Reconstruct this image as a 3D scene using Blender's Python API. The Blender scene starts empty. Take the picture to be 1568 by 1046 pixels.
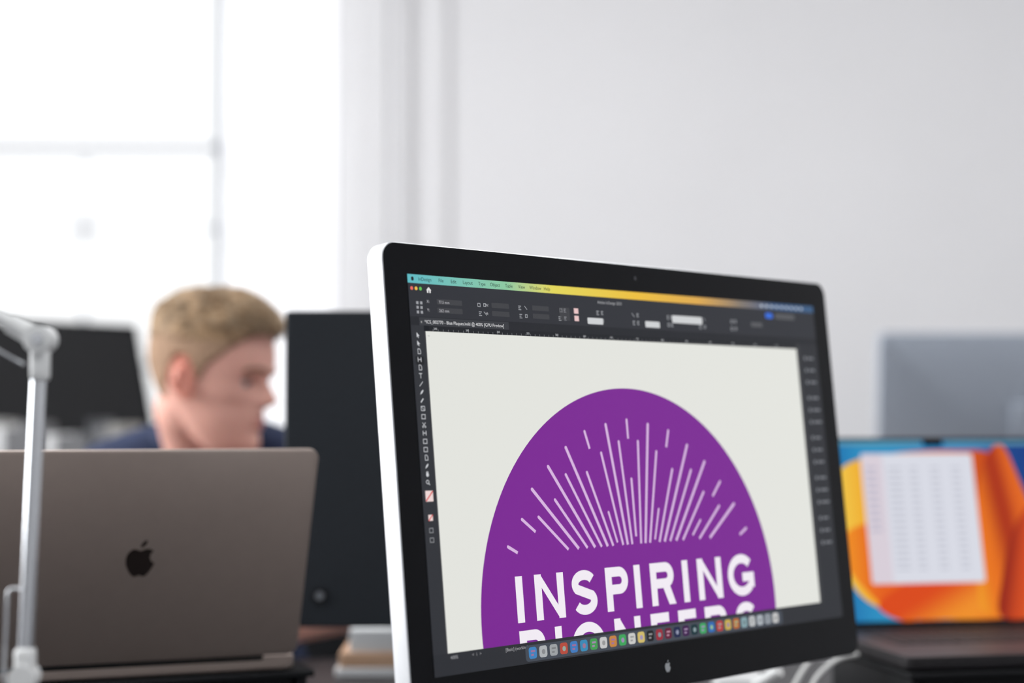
import bpy, bmesh, math, random
from mathutils import Vector, Matrix, noise as mnoise
random.seed(7)
scene = bpy.context.scene
scene.view_settings.view_transform = 'Standard'
scene.view_settings.look = 'None'
COL = scene.collection

# ------------------------------------------------------------------ helpers
def lin(c):
    def f(v):
        v = v/255.0
        return v/12.92 if v <= 0.04045 else ((v+0.055)/1.055)**2.4
    return (f(c[0]), f(c[1]), f(c[2]), 1.0)

def mat(name, rgb, rough=0.5, metal=0.0, spec=0.5, noise=0.0, nscale=20, bump=0.0, bscale=200, sub=0.0):
    m = bpy.data.materials.new(name); m.use_nodes = True
    nt = m.node_tree; b = nt.nodes['Principled BSDF']
    b.inputs['Base Color'].default_value = lin(rgb)
    b.inputs['Roughness'].default_value = rough
    b.inputs['Metallic'].default_value = metal
    b.inputs['Specular IOR Level'].default_value = spec
    if sub > 0:
        b.inputs['Subsurface Weight'].default_value = sub
        b.inputs['Subsurface Radius'].default_value = (0.01, 0.004, 0.002)
        b.inputs['Subsurface Scale'].default_value = 1.0
    tc = nt.nodes.new('ShaderNodeTexCoord')
    if noise > 0:
        n = nt.nodes.new('ShaderNodeTexNoise'); n.inputs['Scale'].default_value = nscale
        n.inputs['Detail'].default_value = 4
        r = nt.nodes.new('ShaderNodeValToRGB')
        c = lin(rgb)
        r.color_ramp.elements[0].position = 0.3; r.color_ramp.elements[1].position = 0.7
        r.color_ramp.elements[0].color = tuple(max(0, v*(1-noise)) for v in c[:3])+(1,)
        r.color_ramp.elements[1].color = tuple(min(1, v*(1+noise)) for v in c[:3])+(1,)
        nt.links.new(tc.outputs['Object'], n.inputs['Vector'])
        nt.links.new(n.outputs['Fac'], r.inputs['Fac'])
        nt.links.new(r.outputs['Color'], b.inputs['Base Color'])
    if bump > 0:
        n2 = nt.nodes.new('ShaderNodeTexNoise'); n2.inputs['Scale'].default_value = bscale
        bp = nt.nodes.new('ShaderNodeBump'); bp.inputs['Strength'].default_value = bump
        bp.inputs['Distance'].default_value = 0.002
        nt.links.new(tc.outputs['Object'], n2.inputs['Vector'])
        nt.links.new(n2.outputs['Fac'], bp.inputs['Height'])
        nt.links.new(bp.outputs['Normal'], b.inputs['Normal'])
    return m

_em = {}
def emat(rgb, k=1.0):
    key = (tuple(rgb), k)
    if key in _em: return _em[key]
    m = bpy.data.materials.new('screen_%d_%d_%d' % tuple(rgb)); m.use_nodes = True
    b = m.node_tree.nodes['Principled BSDF']
    b.inputs['Base Color'].default_value = (0.004, 0.004, 0.005, 1)
    b.inputs['Roughness'].default_value = 0.25
    b.inputs['Specular IOR Level'].default_value = 0.12
    b.inputs['Emission Color'].default_value = lin(rgb)
    b.inputs['Emission Strength'].default_value = k
    _em[key] = m
    return m

def link(o, parent=None):
    COL.objects.link(o)
    if parent is not None: o.parent = parent
    return o

def empty(name, M=None, parent=None):
    e = bpy.data.objects.new(name, None); e.empty_display_size = 0.05
    link(e, parent)
    if M is not None: e.matrix_local = M
    return e

def mobj(name, verts, faces, m, parent=None, smooth=False, M=None, autosm=None):
    me = bpy.data.meshes.new(name)
    me.from_pydata([tuple(v) for v in verts], [], faces)
    me.validate(); me.update()
    if m: me.materials.append(m)
    o = bpy.data.objects.new(name, me); link(o, parent)
    if M is not None: o.matrix_local = M
    if smooth:
        for p in me.polygons: p.use_smooth = True
    if autosm:
        for p in me.polygons: p.use_smooth = True
        try: me.set_sharp_from_angle(angle=math.radians(autosm))
        except Exception: pass
    return o

def bm_to(name, bm, m, parent=None, smooth=False, M=None, autosm=None):
    me = bpy.data.meshes.new(name); bm.to_mesh(me); bm.free()
    if m: me.materials.append(m)
    o = bpy.data.objects.new(name, me); link(o, parent)
    if M is not None: o.matrix_local = M
    if smooth or autosm:
        for p in me.polygons: p.use_smooth = True
    if autosm:
        try: me.set_sharp_from_angle(angle=math.radians(autosm))
        except Exception: pass
    return o

def box(name, c, s, m, parent=None, bevel=0.0, R=None, seg=3):
    bm = bmesh.new(); bmesh.ops.create_cube(bm, size=1.0)
    for v in bm.verts: v.co = Vector((v.co.x*s[0], v.co.y*s[1], v.co.z*s[2]))
    if bevel > 0:
        bmesh.ops.bevel(bm, geom=bm.edges[:], offset=bevel, segments=seg, affect='EDGES', profile=0.5)
    M = Matrix.Translation(c)
    if R is not None: M = M @ R
    return bm_to(name, bm, m, parent, M=M, autosm=35 if bevel > 0 else None)

def frame_of(d):
    d = Vector(d).normalized()
    a = Vector((0, 0, 1)) if abs(d.z) < 0.9 else Vector((1, 0, 0))
    u = d.cross(a).normalized(); v = u.cross(d).normalized()
    return u, v

def sweep(name, pts, radii, m, parent=None, n=16, smooth=True, caps=True):
    pts = [Vector(p) for p in pts]
    if not hasattr(radii, '__len__'): radii = [radii]*len(pts)
    verts = []; faces = []
    u, v = frame_of(pts[1]-pts[0])
    for i, p in enumerate(pts):
        if i == 0: t = pts[1]-pts[0]
        elif i == len(pts)-1: t = pts[-1]-pts[-2]
        else: t = (pts[i+1]-pts[i]).normalized()+(pts[i]-pts[i-1]).normalized()
        t = t.normalized()
        u = (u-t*u.dot(t)).normalized(); v = t.cross(u)
        for k in range(n):
            a = 2*math.pi*k/n
            verts.append(p+(u*math.cos(a)+v*math.sin(a))*radii[i])
    for i in range(len(pts)-1):
        for k in range(n):
            faces.append((i*n+k, i*n+(k+1) % n, (i+1)*n+(k+1) % n, (i+1)*n+k))
    if caps:
        faces.append(tuple(reversed(range(n)))); faces.append(tuple((len(pts)-1)*n+k for k in range(n)))
    return mobj(name, verts, faces, m, parent, autosm=40 if smooth else None)

def bez(pts, n=12):
    """Catmull-Rom through points"""
    P = [Vector(p) for p in pts]; P = [P[0]*2-P[1]]+P+[P[-1]*2-P[-2]]
    out = []
    for i in range(1, len(P)-2):
        for k in range(n):
            t = k/n
            out.append(0.5*((2*P[i])+(P[i+1]-P[i-1])*t+(2*P[i-1]-5*P[i]+4*P[i+1]-P[i+2])*t*t+(3*P[i]-P[i-1]-3*P[i+1]+P[i+2])*t**3))
    out.append(P[-2]); return out

def rrect(x0, y0, x1, y1, r, n=8):
    pts = []
    r = max(r, 1e-6)
    for cx, cy, a0 in ((x1-r, y1-r, 0), (x0+r, y1-r, 90), (x0+r, y0+r, 180), (x1-r, y0+r, 270)):
        for k in range(n+1):
            a = math.radians(a0+90*k/n)
            pts.append((cx+r*math.cos(a), cy+r*math.sin(a)))
    return pts

def loft(name, loops, m, parent=None, M=None, autosm=30, capa=True, capb=True):
    n = len(loops[0]); verts = [p for l in loops for p in l]; faces = []
    for i in range(len(loops)-1):
        for k in range(n):
            faces.append((i*n+k, (i+1)*n+k, (i+1)*n+(k+1) % n, i*n+(k+1) % n))
    if capa: faces.append(tuple(range(n)))
    if capb: faces.append(tuple(reversed([(len(loops)-1)*n+k for k in range(n)])))
    o = mobj(name, verts, faces, m, parent, M=M, autosm=autosm)
    bm = bmesh.new(); bm.from_mesh(o.data); bmesh.ops.recalc_face_normals(bm, faces=bm.faces[:]); bm.to_mesh(o.data); bm.free()
    return o

def flats(name, polys, z, m, parent):
    verts = []; faces = []
    for p in polys:
        b = len(verts); verts += [(q[0], q[1], z) for q in p]; faces.append(tuple(range(b, b+len(p))))
    return mobj(name, verts, faces, m, parent)

def R4(x0, y0, x1, y1): return [(x0, y0), (x1, y0), (x1, y1), (x0, y1)]

def text(name, s, x, y, size, z, m, parent, align='LEFT', M=None):
    cu = bpy.data.curves.new(name, 'FONT'); cu.body = s; cu.size = size; cu.align_x = align
    t = bpy.data.objects.new(name+'_tmp', cu); COL.objects.link(t)
    bpy.context.view_layer.update()
    me = bpy.data.meshes.new_from_object(t.evaluated_get(bpy.context.evaluated_depsgraph_get()))
    bpy.data.objects.remove(t)
    me.materials.clear(); me.materials.append(m)
    o = bpy.data.objects.new(name, me); link(o, parent)
    o.location = (x, y, z)
    return o

def stroke_polys(pts, w):
    """ribbon polygons along 2D polyline with mitre joints"""
    P = []
    for p in pts:
        q = Vector((p[0], p[1]))
        if not P or (q-P[-1]).length > 1e-3: P.append(q)
    L = []; Rr = []
    for i, p in enumerate(P):
        if i == 0: d = (P[1]-P[0]).normalized(); nn = Vector((-d.y, d.x)); s = 1
        elif i == len(P)-1: d = (P[-1]-P[-2]).normalized(); nn = Vector((-d.y, d.x)); s = 1
        else:
            d0 = (P[i]-P[i-1]).normalized(); d1 = (P[i+1]-P[i]).normalized()
            d = (d0+d1).normalized(); nn = Vector((-d.y, d.x)); s = 1/max(0.35, nn.dot(Vector((-d0.y, d0.x))))
        L.append(p+nn*w/2*s); Rr.append(p-nn*w/2*s)
    return [[L[i], L[i+1], Rr[i+1], Rr[i]] for i in range(len(P)-1)]

def arc(cx, cy, rx, ry, a0, a1, n=18):
    return [(cx+rx*math.cos(math.radians(a0+(a1-a0)*k/n)), cy+ry*math.sin(math.radians(a0+(a1-a0)*k/n))) for k in range(n+1)]

def spline2(pts, n=6):
    N = len(pts); out = []
    for i in range(N):
        p0, p1, p2, p3 = (Vector(pts[(i+j-1) % N]) for j in range(4))
        for k in range(n):
            t = k/n
            out.append(0.5*((2*p1)+(p2-p0)*t+(2*p0-5*p1+4*p2-p3)*t*t+(3*p1-p0-3*p2+p3)*t**3))
    return out

LOGO = [(0.0, 0.625), (0.12, 0.66), (0.26, 0.70), (0.40, 0.67), (0.50, 0.595), (0.42, 0.50), (0.385, 0.37), (0.40, 0.24), (0.47, 0.13), (0.56, 0.07),
        (0.50, -0.10), (0.41, -0.27), (0.30, -0.42), (0.19, -0.50), (0.10, -0.49), (0.0, -0.45), (-0.10, -0.49), (-0.20, -0.50),
        (-0.31, -0.42), (-0.43, -0.24), (-0.52, -0.02), (-0.55, 0.2), (-0.52, 0.42), (-0.43, 0.58), (-0.30, 0.68), (-0.18, 0.69)]
LEAF = [(0, .76), (.02, .9), (.11, 1.02), (.24, 1.07), (.23, .94), (.13, .81)]
def fruit_logo(name, cx, cy, s, z, m, parent):
    a = [(cx+p.x*s, cy+(p.y-0.28)*s) for p in spline2([Vector(q) for q in LOGO])]
    b = [(cx+p.x*s, cy+(p.y-0.28)*s) for p in spline2([Vector(q) for q in LEAF], 4)]
    return flats(name, [a, b], z, m, parent)

# ------------------------------------------------------------------ materials
M_wall = mat('wall_paint', (227, 227, 229), 0.9, spec=0.2, noise=0.012, nscale=2, bump=0.05, bscale=120)
M_shut_lit = mat('shutter_paint_lit', (244, 244, 246), 0.45, spec=0.3, noise=0.008, nscale=5)  # whiter than the trim: brightness of the lit reveal put into the colour
M_trim = mat('trim_paint', (224, 224, 226), 0.5, spec=0.3, noise=0.01, nscale=5)
M_bar_shade = mat('sash_bar_shaded', (200, 202, 206), 0.5, spec=0.3, noise=0.01, nscale=5)  # white bars greyed in the colour, standing in for backlit shade
M_jamb_shade = mat('jamb_shaded', (150, 154, 160), 0.6, spec=0.2, noise=0.01, nscale=5)  # jamb colour darkened as shade against the bright window
M_ceil = mat('ceiling_paint', (238, 239, 241), 0.9, noise=0.01, nscale=3)
M_floor = mat('carpet_grey', (94, 96, 100), 0.95, noise=0.2, nscale=60, bump=0.3, bscale=300)
M_alu = mat('brushed_aluminium', (214, 215, 218), 0.38, metal=0.65, noise=0.02, nscale=80)
M_alub = mat('aluminium_back', (152, 159, 170), 0.5, metal=0.35, noise=0.02, nscale=80)
M_lapA = mat('laptop_shell_silver', (174, 159, 150), 0.42, metal=0.5, noise=0.015, nscale=60)
M_lapB = mat('laptop_shell_dark', (52, 50, 52), 0.5, metal=0.4, noise=0.02, nscale=60)
M_logo = mat('logo_dark_gloss', (48, 40, 38), 0.2, metal=0.3, noise=0.02, nscale=60)
M_glass = mat('black_glass', (7, 8, 13), 0.12, spec=0.10, noise=0.05, nscale=3)
M_blk = mat('black_plastic', (32, 36, 41), 0.6, spec=0.25, noise=0.1, nscale=200, bump=0.2, bscale=500)
M_blk2 = mat('black_satin', (18, 19, 22), 0.55, spec=0.25, noise=0.1, nscale=100)
M_key = mat('key_black', (16, 16, 18), 0.6, noise=0.05, nscale=90)
M_white = mat('white_plastic', (232, 233, 232), 0.35, noise=0.01, nscale=50)
M_chrome = mat('chrome_tube', (205, 207, 210), 0.18, metal=1.0, noise=0.01, nscale=50)
M_cable = mat('white_cable', (225, 225, 222), 0.5, noise=0.01, nscale=50)
M_paper = mat('paper', (222, 224, 224), 0.8, noise=0.02, nscale=30)
M_skin = mat('skin', (228, 174, 158), 0.6, spec=0.2, noise=0.05, nscale=14, sub=0.15)
M_ear = mat('skin_flushed', (222, 148, 130), 0.6, spec=0.2, noise=0.06, nscale=30, sub=0.15)
M_lip = mat('lips', (206, 136, 126), 0.5, noise=0.03, nscale=60)
M_eye = mat('eye_white', (212, 204, 200), 0.3, noise=0.01, nscale=60)
M_iris = mat('iris_blue', (46, 54, 64), 0.3, noise=0.1, nscale=300)
M_brow = mat('eyebrow_hair', (136, 98, 70), 0.8, noise=0.1, nscale=300)
M_hair = mat('hair_blond', (158, 130, 99), 0.6, spec=0.3, noise=0.35, nscale=60, bump=0.6, bscale=160)
M_hairL = mat('hair_blond_light', (208, 188, 160), 0.55, spec=0.35, noise=0.15, nscale=60)
M_hairD = mat('hair_blond_dark', (104, 80, 60), 0.6, spec=0.3, noise=0.2, nscale=60)
M_hairs = mat('hair_short_sides', (164, 134, 110), 0.8, spec=0.2, noise=0.2, nscale=160, bump=0.4, bscale=300)
M_shirt = mat('navy_cotton', (30, 42, 72), 0.9, noise=0.12, nscale=30, bump=0.3, bscale=300)
M_trous = mat('dark_denim', (34, 38, 50), 0.9, noise=0.15, nscale=80)
M_shoe = mat('shoe_white', (200, 200, 198), 0.6, noise=0.03, nscale=40)
M_fabric = mat('chair_fabric', (28, 29, 32), 0.95, noise=0.2, nscale=150, bump=0.3, bscale=400)
M_steel = mat('steel_leg', (150, 152, 155), 0.35, metal=0.9, noise=0.02, nscale=40)
M_desk = mat('desk_laminate_dark', (46, 44, 46), 0.5, spec=0.3, noise=0.08, nscale=90)

def wood(name, c1, c2):
    m = bpy.data.materials.new(name); m.use_nodes = True; nt = m.node_tree; b = nt.nodes['Principled BSDF']
    tc = nt.nodes.new('ShaderNodeTexCoord'); mp = nt.nodes.new('ShaderNodeMapping'); mp.inputs['Scale'].default_value = (1.2, 14, 14)
    n = nt.nodes.new('ShaderNodeTexNoise'); n.inputs['Scale'].default_value = 3; n.inputs['Detail'].default_value = 8
    r = nt.nodes.new('ShaderNodeValToRGB'); r.color_ramp.elements[0].position = .35; r.color_ramp.elements[1].position = .65
    r.color_ramp.elements[0].color = lin(c1); r.color_ramp.elements[1].color = lin(c2)
    nt.links.new(tc.outputs['Object'], mp.inputs['Vector']); nt.links.new(mp.outputs['Vector'], n.inputs['Vector'])
    nt.links.new(n.outputs['Fac'], r.inputs['Fac']); nt.links.new(r.outputs['Color'], b.inputs['Base Color'])
    b.inputs['Roughness'].default_value = 0.45
    return m
M_wood = wood('desk_oak', (150, 122, 98), (178, 150, 124))
M_box = wood('birch_box', (192, 152, 120), (216, 180, 150))

# ------------------------------------------------------------------ room
CZ = 1.08           # lens height
BY = 5.5            # inner face of back wall
def prism(plan, z0, z1):
    n = len(plan)
    v = [(p[0], p[1], z0) for p in plan]+[(p[0], p[1], z1) for p in plan]
    f = [tuple(reversed(range(n))), tuple(range(n, 2*n))]+[(k, (k+1) % n, n+(k+1) % n, n+k) for k in range(n)]
    return v, f
def prisms(name, items, m, parent=None):
    V = []; F = []
    for plan, z0, z1 in items:
        v, f = prism(plan, z0, z1); b = len(V); V += v; F += [tuple(b+i for i in q) for q in f]
    o = mobj(name, V, F, m, parent)
    bm = bmesh.new(); bm.from_mesh(o.data); bmesh.ops.recalc_face_normals(bm, faces=bm.faces[:]); bm.to_mesh(o.data); bm.free()
    return o
H = 3.3
WX0, WX1 = -2.75, -0.57      # recess at wall face
GX0, GX1 = -2.33, -0.985      # glass opening
prisms('wall_back', [
    ([(WX1, BY), (3.2, BY), (3.2, BY+.5), (GX1, BY+.5), (GX1, BY+.4)], 0, H),
    ([(-3.2, BY), (WX0, BY), (GX0, BY+.4), (GX0, BY+.5), (-3.2, BY+.5)], 0, H),
    ([(WX0, BY), (WX1, BY), (GX1, BY+.4), (GX1, BY+.5), (GX0, BY+.5), (GX0, BY+.4)], 0, 0.72),
    ([(WX0, BY), (WX1, BY), (GX1, BY+.4), (GX1, BY+.5), (GX0, BY+.5), (GX0, BY+.4)], 3.05, H)], M_wall)
LY0, LY1 = 1.0, 3.5  # span of the opening added for side light
prisms('wall_left', [
    ([(-3.4, -2.7), (-3.2, -2.7), (-3.2, LY0), (-3.4, LY0)], 0, H),
    ([(-3.4, LY1), (-3.2, LY1), (-3.2, BY+.5), (-3.4, BY+.5)], 0, H),
    ([(-3.4, LY0), (-3.2, LY0), (-3.2, LY1), (-3.4, LY1)], 0, 0.8),
    ([(-3.4, LY0), (-3.2, LY0), (-3.2, LY1), (-3.4, LY1)], 2.9, H)], M_wall)
prisms('wall_right', [([(3.2, -2.7), (3.4, -2.7), (3.4, BY+.5), (3.2, BY+.5)], 0, H)], M_wall)
prisms('wall_front', [([(-3.4, -2.9), (3.4, -2.9), (3.4, -2.7), (-3.4, -2.7)], 0, H)], M_wall)
prisms('floor', [([(-3.4, -2.9), (3.4, -2.9), (3.4, BY+.5), (-3.4, BY+.5)], -0.1, 0)], M_floor)
prisms('ceiling', [([(-3.4, -2.9), (3.4, -2.9), (3.4, BY+.5), (-3.4, BY+.5)], H, H+.1)], M_ceil)
prisms('trim_1', [([(WX1, BY-.02), (-.50, BY-.035), (-.40, BY-.035), (-.395, BY), (WX1, BY)], 0, H),
                  ([(-.395, BY-.015), (-.37, BY-.05), (-.34, BY-.05), (-.33, BY-.02), (-.33, BY), (-.395, BY)], 0, H),
                  ([(-.33, BY-.018), (-.215, BY-.022), (-.195, BY), (-.33, BY)], 0, H)], M_trim)
# shutter boards lining the splayed reveals, whitened to hold the daylight there
prisms('trim_2', [([(WX1-.006, BY-.018), (WX1, BY), (GX1, BY+.395), (GX1-.012, BY+.383)], .72, 3.05),
                  ([(WX0+.006, BY-.018), (WX0, BY), (GX0, BY+.395), (GX0+.012, BY+.383)], .72, 3.05)], M_shut_lit)
prisms('baseboard_back', [([(-.2, BY-.02), (3.2, BY-.02), (3.2, BY), (-.2, BY)], 0, .16)], M_trim)
prisms('baseboard_right', [([(3.18, -2.7), (3.2, -2.7), (3.2, BY), (3.18, BY)], 0, .16)], M_trim)
def window_back():
    w = empty('window_1')
    yg = BY+.44
    z0, z1 = .72, 3.05
    fw = .05
    box('jamb_a', ((GX1-fw/2), yg, (z0+z1)/2), (fw, .07, z1-z0), M_jamb_shade, w, .004)
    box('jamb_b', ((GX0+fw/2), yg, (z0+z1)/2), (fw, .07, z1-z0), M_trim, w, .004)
    box('head_rail', ((GX0+GX1)/2, yg, z1-.03), (GX1-GX0-2*fw, .07, .06), M_trim, w, .004)
    box('sill', ((GX0+GX1)/2, yg-.03, z0+.02), (GX1-GX0-2*fw, .12, .04), M_trim, w, .004)
    box('meeting_rail', ((GX0+GX1)/2, yg, 2.02), (GX1-GX0-2*fw, .05, .028), M_bar_shade, w, .004)
    box('glazing_bar_h', ((GX0+GX1)/2, yg, 1.735), (GX1-GX0-2*fw, .03, .017), M_bar_shade, w, .002)
    box('glazing_bar_h2', ((GX0+GX1)/2, yg, 2.62), (GX1-GX0-2*fw, .03, .014), M_bar_shade, w, .002)
    box('glazing_bar_h3', ((GX0+GX1)/2, yg, 1.25), (GX1-GX0-2*fw, .03, .014), M_bar_shade, w, .002)
    for i, x in enumerate((-1.50, -1.92)):
        box('glazing_bar_v%d' % i, (x, yg, (z0+2.02)/2), (.017, .03, 2.02-z0-.08), M_bar_shade, w, .002)
window_back()
def added_window_left():  # added window, never in view, an opening for the side light
    w = empty('added_window')
    xg = -3.3
    for i, y in enumerate((LY0+.03, (LY0+LY1)/2, LY1-.03)):
        box('stile_%d' % i, (xg, y, 1.85), (.07, .05, 2.08), M_trim, w, .004)
    for i, z in enumerate((.83, 1.85, 2.87)):
        box('rail_%d' % i, (xg, (LY0+LY1)/2, z), (.06, LY1-LY0-.06, .05), M_trim, w, .004)
added_window_left()

# ------------------------------------------------------------------ desks
def desk(name, x0, x1, y0, y1, ztop=.74, m=M_wood):
    d = empty(name)
    box('top', ((x0+x1)/2, (y0+y1)/2, ztop-.0125), (x1-x0, y1-y0, .025), m, d, .003)
    for i, (x, y) in enumerate(((x0+.08, y0+.08), (x1-.08, y0+.08), (x0+.08, y1-.08), (x1-.08, y1-.08))):
        box('leg_%d' % i, (x, y, (ztop-.025)/2), (.05, .05, ztop-.025), M_steel, d, .004)
    box('rail_front', ((x0+x1)/2, y0+.08, ztop-.05), (x1-x0-.2, .03, .045), M_steel, d, .003)
    box('rail_back', ((x0+x1)/2, y1-.08, ztop-.05), (x1-x0-.2, .03, .045), M_steel, d, .003)
    return d
desk('office_desk', -1.5, 1.5, 1.0, 2.40, m=M_desk)
desk('office_desk', -2.3, 2.2, 3.25, 4.15)

# ------------------------------------------------------------------ main display (pose of the tilted, swivelled panel)
pit = math.atan(113.6/2600)
def c2w(v):
    x, y, z = v
    return Vector((x, z*math.cos(pit)+y*math.sin(pit), z*math.sin(pit)-y*math.cos(pit)))
U = c2w((.6992, .0312, .7143)).normalized()
V = c2w((.0746, .9904, -.1163)); V = (V-U*V.dot(U)).normalized()
N = U.cross(V)          # away from the viewer
O = c2w((-.089, -.057, 1.432))+Vector((0, 0, CZ))
Mm = Matrix.Identity(4)
for r in range(3):
    Mm[r][0] = U[r]; Mm[r][1] = -V[r]; Mm[r][2] = -N[r]; Mm[r][3] = O[r]
mon = empty('desktop_monitor', Mm)
mm = .001
def OL(ins, z, r=15):
    return [(p[0], p[1], z) for p in rrect((-26.5+ins)*mm, (-378+ins)*mm, (623.5-ins)*mm, (27-ins)*mm, max(1, r-ins*.6)*mm, 10)]
loft('aluminium_housing', [OL(0.9, 0), OL(0.1, -.0008), OL(0, -.0016), OL(0, -.018), OL(1.5, -.0205), OL(12, -.025), OL(45, -.036), OL(110, -.047), OL(150, -.049)], M_alu, mon)
loft('glass_front', [OL(0.9, .0004, 14.5), OL(0.9, -.002, 14.5)], M_glass, mon)
def fl(name, polys, layer, rgb, k=1.0, m=None):
    return flats(name, [[(p[0]*mm, -p[1]*mm) for p in q] for q in polys], .0007+layer*.00012, m or emat(rgb, k), mon)
def tx(s, x, y, size, rgb, layer=3):
    return text('label', s, x*mm, -y*mm, size*mm, .0007+layer*.00012, emat(rgb), mon)
def rr(x0, y0, x1, y1, r): return rrect(x0, y0, x1, y1, r, 4)
fl('app_background', [R4(0, 0, 597, 336)], 0, (36, 38, 45))
mb = bpy.data.materials.new('menu_bar_gradient'); mb.use_nodes = True
nt = mb.node_tree; b = nt.nodes['Principled BSDF']; b.inputs['Base Color'].default_value = (0, 0, 0, 1)
b.inputs['Roughness'].default_value = .3; b.inputs['Specular IOR Level'].default_value = .1
tc = nt.nodes.new('ShaderNodeTexCoord'); sx = nt.nodes.new('ShaderNodeSeparateXYZ'); rp = nt.nodes.new('ShaderNodeValToRGB')
nt.links.new(tc.outputs['Generated'], sx.inputs[0]); nt.links.new(sx.outputs[0], rp.inputs[0]); nt.links.new(rp.outputs[0], b.inputs['Emission Color'])
b.inputs['Emission Strength'].default_value = 1
E = rp.color_ramp.elements
E[0].position = 0; E[0].color = lin((96, 186, 196)); E[1].position = 1; E[1].color = lin((60, 92, 130))
for p, c in ((.20, (140, 200, 160)), (.3, (226, 214, 90)), (.5, (236, 190, 60)), (.66, (222, 170, 80)), (.78, (130, 120, 110)), (.88, (58, 88, 130))):
    e = E.new(p); e.color = lin(c)
fl('menu_bar', [R4(0, 0, 597, 7.5)], 1, None, m=mb)
fl('toolbar_panel', [R4(0, 7.5, 597, 36)], 1, (45, 47, 53))
fl('tab_strip', [R4(0, 36, 597, 43.5)], 1, (34, 36, 41))
fl('document_tab', [R4(10, 36.6, 118, 43.5)], 2, (54, 56, 61))
fl('rulers', [R4(15, 43.5, 558, 48.3), R4(15, 43.5, 21, 318)], 1, (28, 30, 35))
fl('artboard', [R4(16.5, 48.3, 558, 318)], 2, (226, 227, 221))
tick = [R4(x, 46.3, x+.5, 48.2) for x in range(25, 556, 6)]+[R4(18.6, y, 20.9, y+.5) for y in range(52, 316, 6)]
fl('ruler_ticks_side', [R4(15, 48.3, 16.5, 318)], 2, (60, 60, 64))
fl('ruler_ticks', tick[:90], 2, (120, 122, 126))
for i in range(14): tx(str(240+i*5), 26+i*38, 46.8, 2.6, (200, 202, 205))
fl('left_tool_strip', [R4(0, 43.5, 15, 336)], 1, (46, 48, 53))
fl('right_panel', [R4(558, 43.5, 597, 336)], 1, (42, 44, 49))
fl('right_panel_gutter', [R4(558, 43.5, 563, 318)], 2, (60, 61, 64))
fl('status_bar', [R4(0, 318, 597, 336)], 3, (42, 44, 49))
fl('menu_symbol', [rr(4, 2, 7, 5.6, 1.4)], 2, (30, 40, 45))
x = 12
for s in ('InDesign', 'File', 'Edit', 'Layout', 'Type', 'Object', 'Table', 'View', 'Window', 'Help'):
    tx(s, x, 5.2, 4.4, (28, 40, 42)); x += len(s)*2.25+5.5
fl('status_icons', [rr(500+i*9, 2.4, 504+i*9, 5.4, .8) for i in range(9)], 2, (190, 200, 210))
for i, c in enumerate(((237, 106, 94), (245, 191, 79), (98, 197, 84))):
    fl('window_button_%d' % i, [arc(4+i*5, 12, 1.6, 1.6, 0, 345, 14)], 2, c)
fl('home_icon', [[(20.5, 13), (23.5, 10), (26.5, 13)], R4(21.3, 13, 23, 15.2), R4(24, 13, 25.7, 15.2)], 2, (225, 225, 225))
ic = []
rnd = random.Random(3)
def glyph(x, y, s):
    k = rnd.random()
    if k < .3: return stroke_polys([(x, y), (x+s, y+s)], .7)
    if k < .6: return [R4(x, y, x+s, y+.7), R4(x, y+s-.7, x+s, y+s), R4(x, y, x+.7, y+s), R4(x+s-.7, y, x+s, y+s)]
    return [R4(x, y, x+s, y+.8), R4(x, y+s*.45, x+s*.7, y+s*.45+.8), R4(x, y+s*.9, x+s, y+s*.9+.7)]
for x in (8, 12.5):
    for y in (23, 27, 31): ic.append(R4(x, y, x+2.6, y+2.4))
for i in range(9):
    for x0 in (80+i*52,):
        if x0 > 480: continue
        for y in (21, 28.5):
            ic += glyph(x0+rnd.random()*3, y, 3.6); ic += glyph(x0+8, y, 3.2)
fl('control_icons', ic, 2, (158, 160, 165))
fl('control_fields', [rr(32, 20, 62, 24.6, .8), rr(32, 27.4, 62, 32, .8), rr(98, 20, 120, 24.6, .8), rr(98, 27.4, 120, 32, .8), rr(150, 20, 172, 24.6, .8), rr(150, 27.4, 172, 32, .8), rr(186, 20, 200, 32, .8)], 2, (62, 63, 67))
for x, y, s in ((20, 23.8, 'X:'), (20, 31.2, 'Y:'), (34, 23.8, '77.5 mm'), (34, 31.2, '262 mm'), (90, 23.8, 'W:'), (90, 31.2, 'H:')): tx(s, x, y, 3.6, (185, 185, 190))
fl('stroke_swatch', [R4(206, 20, 212, 25), R4(206, 27, 212, 32)], 3, (232, 196, 196))
fl('white_fields', [rr(224, 28, 246, 34, 1), rr(308, 28, 330, 34, 1), rr(350, 20.5, 398, 28, 1.5)], 3, (206, 208, 210))
fl('blue_button', [rr(507, 11, 520, 17, 2)], 3, (50, 106, 214))
fl('search_field', [rr(524, 11, 560, 17, 2), rr(480, 22, 500, 27, 1)], 3, (84, 85, 89))
tx('Adobe InDesign 2023', 240, 14, 4, (170, 171, 174))
tx('*ICS_002770 - Blue Plaques.indd @ 400% [GPU Preview]', 16, 41.6, 4.1, (226, 226, 228))
tx('x', 11.5, 41.4, 3.6, (200, 200, 200))
ti = []
def ring(x, y, r, w=.6): return stroke_polys(arc(x, y, r, r, 0, 360, 14), w)
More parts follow.
